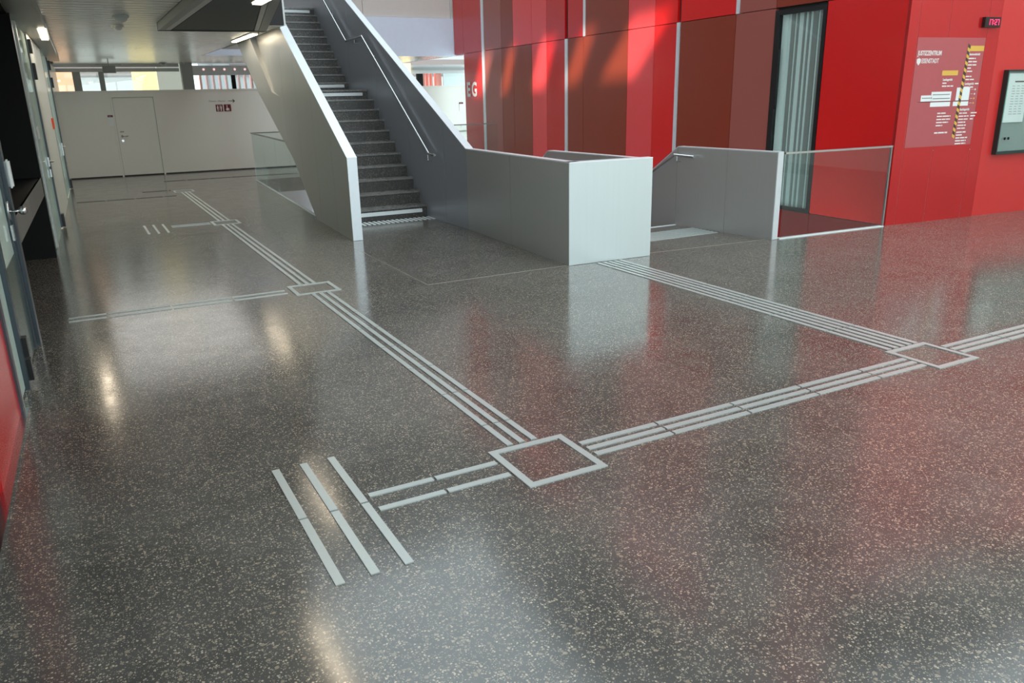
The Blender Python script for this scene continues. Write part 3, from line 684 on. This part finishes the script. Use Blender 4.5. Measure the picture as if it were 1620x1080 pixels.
bm = bmesh.new(); LP.quad(-.006, .004, 0.004, 1.128, -.136, 0, bm); link('end_plate', bm, M['alu_cap'], lp)
top = [(-.006, 1.125), (lpt(15.33), 3.372), (lpt(18.6), 4.9)]
bm = bmesh.new()
for (t0, z0), (t1, z1) in zip(top, top[1:]): LP.poly([(t0, z0), (t1, z1), (t1, z1+.012), (t0, z0+.012)], -.138, .002, bm)
link('coping', bm, M['alu_cap'], lp)
# right stair wall and U-shaped parapet
RW = Plane((4.82, 7.57), (4.99, 10.67)); RW.n = -RW.n
bp_ = thing('stairwell_parapet', 'aluminium-clad parapet with a bright front face enclosing the stairwell', 'parapet', (5.4, 7.5, 0))
def prof_at(y):                                                    # top of the stair wall
    return 1.16 if y < 10.63 else 1.16+(y-10.63)*.483
def xw(y): return 4.82+(y-7.57)*(.17/3.10) if y < 10.67 else 4.99+(y-10.67)*.0052
ybrk = [7.57, 9.13, 10.63, 11.43, 12.9, 14.4, 15.9, 17.4, 19, 21]
core = bmesh.new()
for a, b in zip(ybrk, ybrk[1:]):
    g = .003
    A = Vector((xw(a+g), a+g, 0)); B = Vector((xw(b-g), b-g, 0)); th = Vector((.006, 0, 0))
    pts = [A, B, B+Vector((0, 0, prof_at(b-g))), A+Vector((0, 0, prof_at(a+g)))]
    link('cladding_panel', prism(bmesh.new(), pts, th), M['alu' if a < 10.6 else 'alu_stair_shade'], bp_)
    A = Vector((xw(a)+.006, a+.004, 0)); B = Vector((xw(b)+.006, b, 0))
    prism(core, [A, B, B+Vector((0, 0, prof_at(b)-.01)), A+Vector((0, 0, prof_at(a)-.01))], (.112, 0, 0))
link('wall_core', core, M['alu'], bp_)
bm = bmesh.new()
for a, b in ((7.56, 10.63), (10.63, 21)):
    prism(bm, [(xw(a)-.002, a, prof_at(a)), (xw(b)-.002, b, prof_at(b)), (xw(b)-.002, b, prof_at(b)+.014), (xw(a)-.002, a, prof_at(a)+.014)], (.122, 0, 0))
link('coping', bm, M['alu_cap'], bp_)
# front face
FP = Plane((4.815, 7.565), (5.945, 7.515))
ln = math.hypot(1.13, .05)
link('front_panel', FP.quad(0, ln, .004, 1.16, -.012, 0), M['alu_front_lit'], bp_)
link('coping', FP.quad(-.002, ln, 1.16, 1.174, -.102, .002), M['alu_cap'], bp_)
link('front_core', FP.quad(.02, ln, 0, 1.155, -.10, -.012), M['alu'], bp_)
# inner right wall: level, then falling with the lower flight
bm = bmesh.new(); rp_ = [(7.52, 0), (7.52, 1.15), (9.72, 1.135), (12.0, -.45), (12.0, -1.6), (9.3, -.34)]
bi = [((7.615, 8.25), 1.15), ((8.255, 9.0), 1.15)]
prism(bm, [(5.93, y, z) for y, z in [(7.61, 0), (7.61, 1.15), (9.72, 1.135), (12.2, -.60), (12.2, -2.2), (9.2, -.34), (9.17, 0)]], (-.10, 0, 0))
link('side_wall', bm, M['alu'], bp_)
bm = bmesh.new(); prism(bm, [(5.935, y, z) for y, z in [(7.61, 1.15), (9.72, 1.137), (12.2, -.60), (12.2, -.588), (9.722, 1.149), (7.61, 1.162)]], (-.11, 0, 0))
link('coping', bm, M['alu_cap'], bp_)
link('floor_gap', bx((4.86, 7.60, .001), (5.9, 7.62, .004)), M['joint'], bp_)
# main handrail
def near(p, s=.986): return (p[0]*s, p[1]*s, 1.9+(p[2]-1.9)*s)
hr = [near(p) for p in ((4.994, 11.80, 1.017), (4.996, 12.05, 1.03), (5.01, 15.03, 3.0), (5.015, 16.03, 2.98), (5.03, 19.4, 5.2))]
h_ = thing('handrail', 'thin steel handrail with a kink at the landing on the grey stair wall', 'handrail', hr[0])
link('rail', tube(bmesh.new(), hr, .021, 12), M['steel'], h_, smooth=False)
for y, z in ((12.1, 1.02), (13.2, 1.83), (14.4, 2.63), (15.5, 2.99), (16.8, 3.53)):
    x0 = xw(y)
    bm = bmesh.new(); tube(bm, [(x0, y*.986, z-.10), (x0-.055, y*.986, z-.10), (x0-.068, y*.986, z-.085), (x0-.068, y*.986, z-.0)], .007, 8)
    link('bracket', bm, M['steel'], h_)
# descending flight at the right
df = thing('lower_flight', 'lower flight of dark steps going down between grey parapets, white nosing at its edge', 'staircase', (6.8, 9.2, 0))
link('nosing', bx((5.94, 9.15, -.02), (7.71, 9.19, .006)), M['marker'], df)
for k in range(9):
    link('step', bx((5.94, 9.19+k*.28, -.18*(k+1)-.05), (7.72, 9.19+(k+1)*.28+.03, -.18*(k+1))), M['step'], df)
    link('riser', bx((5.94, 9.18+k*.28, -.18*(k+1)), (7.72, 9.20+k*.28, -.18*k-.012)), M['step'], df)
# right parapet of the descending flight
RP = Plane((7.90, 7.445), (7.713, 9.178)); RP.n = -RP.n
# n should point to -x (visible inner face)
if RP.n.x > 0: RP.n = -RP.n
pr = thing('flight_parapet', 'grey aluminium parapet right of the descending steps, pale end face', 'parapet', (7.9, 8.2, 0))
L1 = 1.743
for a, b, pz in ((.004, .812, None), (.818, L1, None)):
    link('cladding_panel', RP.poly([(a, 0), (b, 0), (b, 1.128), (a, 1.122)], -.006, 0), M['alu'], pr)
low = [(L1+.004, -.3), (L1+4.2, -3.2), (L1+4.2, -1.75), (L1+.02, 1.128)]
link('cladding_panel', RP.poly([(L1+.006, -.36), (L1+4.2, -3.2), (L1+4.2, -1.82), (L1+.006, 1.128)], -.006, 0), M['alu'], pr)
link('wall_core', RP.poly([(.01, 0), (L1, -.3), (L1+4.2, -3.2), (L1+4.2, -1.83), (L1, 1.118), (.01, 1.112)], -.10, -.006), M['alu'], pr)
link('end_plate', RP.quad(-.008, .004, 0.004, 1.122, -.108, .0), M['alu_cap'], pr)
bm = bmesh.new(); RP.poly([(-.008, 1.122), (L1, 1.128), (L1+4.2, -1.82), (L1+4.2, -1.806), (L1, 1.142), (-.008, 1.136)], -.108, .001, bm); link('coping', bm, M['alu_cap'], pr)
h2 = thing('lower_handrail', 'short steel handrail bending down at the descending steps', 'handrail', (7.67, 8.9, 1.0))
h2p = [near(p, .991) for p in ((7.745, 8.86, 1.005), (7.705, 9.24, 1.016), (7.655, 9.68, .751), (7.62, 11.2, -.30))]
link('rail', tube(bmesh.new(), h2p, .021, 12), M['steel'], h2)
x0, y0, z0 = near((7.70, 9.15, 1.01), .991)
for (x0, y0, z0) in (near((7.70, 9.18, 1.01), .991), near((7.64, 10.0, .53), .991)):
    link('bracket', tube(bmesh.new(), [(x0+.075, y0, z0-.09), (x0+.02, y0, z0-.09), (x0, y0, z0-.075), (x0, y0, z0)], .007, 8), M['steel'], h2)
# glass balustrade at the right
GP = Plane((8.05, 7.45), (9.97, 7.344))
gb = thing('glass_balustrade', 'glass balustrade with a slim metal top rail in front of the red wall', 'balustrade', (9, 7.4, 0))
gl_ = 1.923
link('glass_panel', GP.quad(0, gl_-.02, .0, 1.10, -.006, .006), M['glass_rail'], gb)
link('top_rail', GP.quad(-.02, gl_, 1.10, 1.125, -.018, .018), M['steel'], gb)
link('end_post', GP.quad(gl_-.02, gl_, 0, 1.10, -.012, .012), M['beam'], gb)
link('floor_edge', GP.quad(-.02, gl_, -.01, .012, -.05, .02), M['marker'], gb)
# glass balustrade round the left void
gb = thing('glass_balustrade', 'glass balustrade round the floor opening behind the left parapet', 'balustrade', (3.7, 17, 0))
GV = Plane((3.45, 13.5), (3.88, 20.65)); gl2 = math.hypot(.43, 7.15)
t = .25
for i in range(4):
    link('glass_panel', GV.quad(t, t+1.70, .02, 1.13, -.006, .006), M['glass'], gb); t += 1.715
link('top_rail', GV.quad(.25, gl2, 1.13, 1.155, -.02, .02), M['beam'], gb)
GH = Plane((3.88, 20.65), (10.7, 20.65)); t = 0
for i in range(4): link('glass_panel', GH.quad(t, t+1.70, .02, 1.13, -.006, .006), M['glass'], gb); t += 1.715
link('top_rail', GH.quad(0, 6.8, 1.13, 1.155, -.02, .02), M['beam'], gb)
link('floor_edge', GV.quad(0, gl2, -.02, .012, -.02, .03), M['alu_cap'], gb)
struct('trim_9', GV.quad(0, gl2, -3.6, -.34, .0, -.1), M['white'])
struct('trim_10', bx((3.9, 20.75, -3.6), (10.8, 20.85, -.34)), M['white'])
nb = thing('notice_board', 'small white sheet on the far glass balustrade, half hidden by the parapet', 'notice', (4.9, 20.6, 1.0))
link('sheet', bx((4.72, 20.60, .93), (5.10, 20.61, 1.10)), M['paper'], nb)

# ================================================================== TACTILE FLOOR GUIDES
H = .006
_strips = {}
def strip(parent, x0, x1, y0, y1, m='strip', name='guide_bar'):
    w, l = round(x1-x0, 3), round(y1-y0, 3); key = (w, l, m)
    if key not in _strips:
        b_ = bx((0, 0, 0), (w, l, H)); bmesh.ops.recalc_face_normals(b_, faces=b_.faces)
        me = bpy.data.meshes.new(name); b_.to_mesh(me); b_.free(); me.materials.append(M[m]); _strips[key] = me
    o = bpy.data.objects.new(name, _strips[key]); COL.objects.link(o); o.parent = parent
    pl = parent.location; o.location = (x0-pl.x, y0-pl.y, 0.0-pl.z); return o
def square(x0, x1, y0, y1, label):
    t = thing('guide_square', label, 'floor marker', ((x0+x1)/2, (y0+y1)/2, 0)); w = .042
    for pts in ([(x0, y0), (x1, y0), (x1-w, y0+w), (x0+w, y0+w)], [(x1, y0), (x1, y1), (x1-w, y1-w), (x1-w, y0+w)],
                [(x1, y1), (x0, y1), (x0+w, y1-w), (x1-w, y1-w)], [(x0, y1), (x0, y0), (x0+w, y0+w), (x0+w, y1-w)]):
        link('frame_bar', slab(pts, 0, H), M['strip'], t)
square(1.752, 2.230, 3.116, 3.594, 'large steel square frame on the floor where the guide lines meet, nearest')
square(1.748, 2.210, 7.885, 8.344, 'steel square frame on the floor left of the stair foot, second along the line')
square(5.099, 5.552, 3.166, 3.612, 'steel square frame on the floor at the right where the stair line ends')
square(1.775, 2.203, 13.39, 13.85, 'small far steel square frame on the floor, third along the left line')
square(1.79, 2.21, 18.98, 19.42, 'farthest faint steel square frame near the dark floor lines')
def run(name, label, loc): return thing(name, label, 'guide strips', loc)
def along_y(t, xs, y0, y1, w=.038, step=.6, first=None, gap=.007):
    for xc in xs:
        y = y0; nxt = first if first else y0+step
        while y < y1-.01:
            e = min(nxt, y1); strip(t, xc-w/2, xc+w/2, y+gap, e-gap); y = e; nxt = e+step
def along_x(t, yc_, x0, x1, w=.038, step=.6, first=None, gap=.007, m='strip'):
    for yc in yc_:
        x = x0; nxt = first if first else x0+step
        while x < x1-.01:
            e = min(nxt, x1); strip(t, x+gap, e-gap, yc-w/2, yc+w/2, m); x = e; nxt = e+step
t = run('guide_line', 'triple steel guide line from the large square up to the second square', (1.98, 3.61, 0)); along_y(t, (1.907, 1.985, 2.064), 3.612, 7.872, first=3.94)
t = run('guide_line', 'triple steel guide line between the second and third squares on the left', (1.98, 8.36, 0)); along_y(t, (1.902, 1.975, 2.050), 8.36, 13.38)
t = run('guide_line', 'thin triple guide line running from the third square toward the back wall', (1.98, 13.86, 0)); along_y(t, (1.925, 2.00, 2.08), 13.86, 18.97)
t = run('guide_line', 'triple steel guide line from the large square to the right-hand square', (2.25, 3.35, 0)); along_x(t, (3.43, 3.352, 3.275), 2.25, 5.09, first=2.80)
t = run('guide_line', 'triple steel guide line leaving the picture right of the right-hand square', (5.57, 3.35, 0)); along_x(t, (3.465, 3.39, 3.317), 5.565, 9.5)
t = run('guide_line', 'five-bar steel guide line from the bright parapet face to the right-hand square', (5.33, 3.63, 0)); along_y(t, (5.178, 5.258, 5.335, 5.412, 5.487), 3.62, 7.512, w=.046, first=4.205)
t = run('guide_line', 'double steel guide line between the large square and the three short bars', (1.01, 3.37, 0)); along_x(t, (3.459, 3.302), 1.01, 1.742, first=1.372, gap=.007)
t = run('guide_line', 'double steel guide line from the second square toward the left wall', (-.31, 8.1, 0)); along_x(t, (8.175, 8.035), -.31, 1.70, first=.024, step=.564, gap=.01)
t = run('guide_line', 'thin double guide line between the third square and far short bars', (1.16, 13.7, 0)); along_x(t, (13.74, 13.60), 1.16, 1.77, w=.03)
for xc, l in ((.672, 'left bar of the three short steel bars in the foreground'), (.822, 'middle bar of the three short steel bars in the foreground'), (.974, 'right bar of the three short steel bars in the foreground')):
    t = thing('stop_bar', l, 'guide strips', (xc, 3.4, 0), 'three short bars in the foreground'); along_y(t, (xc,), 2.786, 4.0, w=.040, first=3.395)
for xc, l in ((.79, 'left bar of the three far short floor bars'), (.925, 'middle bar of the three far short floor bars'), (1.065, 'right bar of the three far short floor bars')):
    t = thing('stop_bar', l, 'guide strips', (xc, 13.5, 0), 'three far short bars'); along_y(t, (xc,), 13.05, 14.05, w=.034, first=13.55)
for y, x0, x1, l in ((18.36, -.15, 1.77, 'dark metal line across the far floor, nearer of the two'), (19.58, 1.16, 1.78, 'short dark metal line behind the long one on the far floor'), (21.95, 1.84, 5.2, 'dark metal line on the far floor before the ivory wall')):
    t = run('dark_floor_line', l, (x0, y, 0)); along_x(t, (y,), x0, x1, w=.10, step=.55, m='strip_dark', gap=.015)
t = run('stair_warning_strip', 'row of short white bars on the floor before the first step', (4.2, 12.0, 0))
for k in range(20): strip(t, 3.475+k*.078, 3.475+k*.078+.040, 11.90, 12.21, 'marker', 'warning_bar')
t = run('stair_warning_strip', 'block of parallel pale bars before the descending steps', (6.8, 8.5, 0))
for k in range(7): strip(t, 6.0, 7.74, 8.29+k*.078, 8.29+k*.078+.045, 'strip', 'warning_bar')

# ================================================================== ENTRANCE SIDE (behind the viewer)
en = struct('window_4', bx((-3, -8.1, 5.2), (16, -7.9, 5.5)), M['beam'])
for x in (-3, 0.2, 3.4, 6.6, 9.8, 13.0, 16): link('mullion', bx((x-.05, -8.08, 0), (x+.05, -7.92, 9)), M['beam'], en)
link('transom', bx((-3, -8.06, 2.6), (16, -7.94, 2.7)), M['beam'], en)
struct('wall_side_right', bx((16, -8, 0), (16.2, 7.1, 9)), M['ivory'])
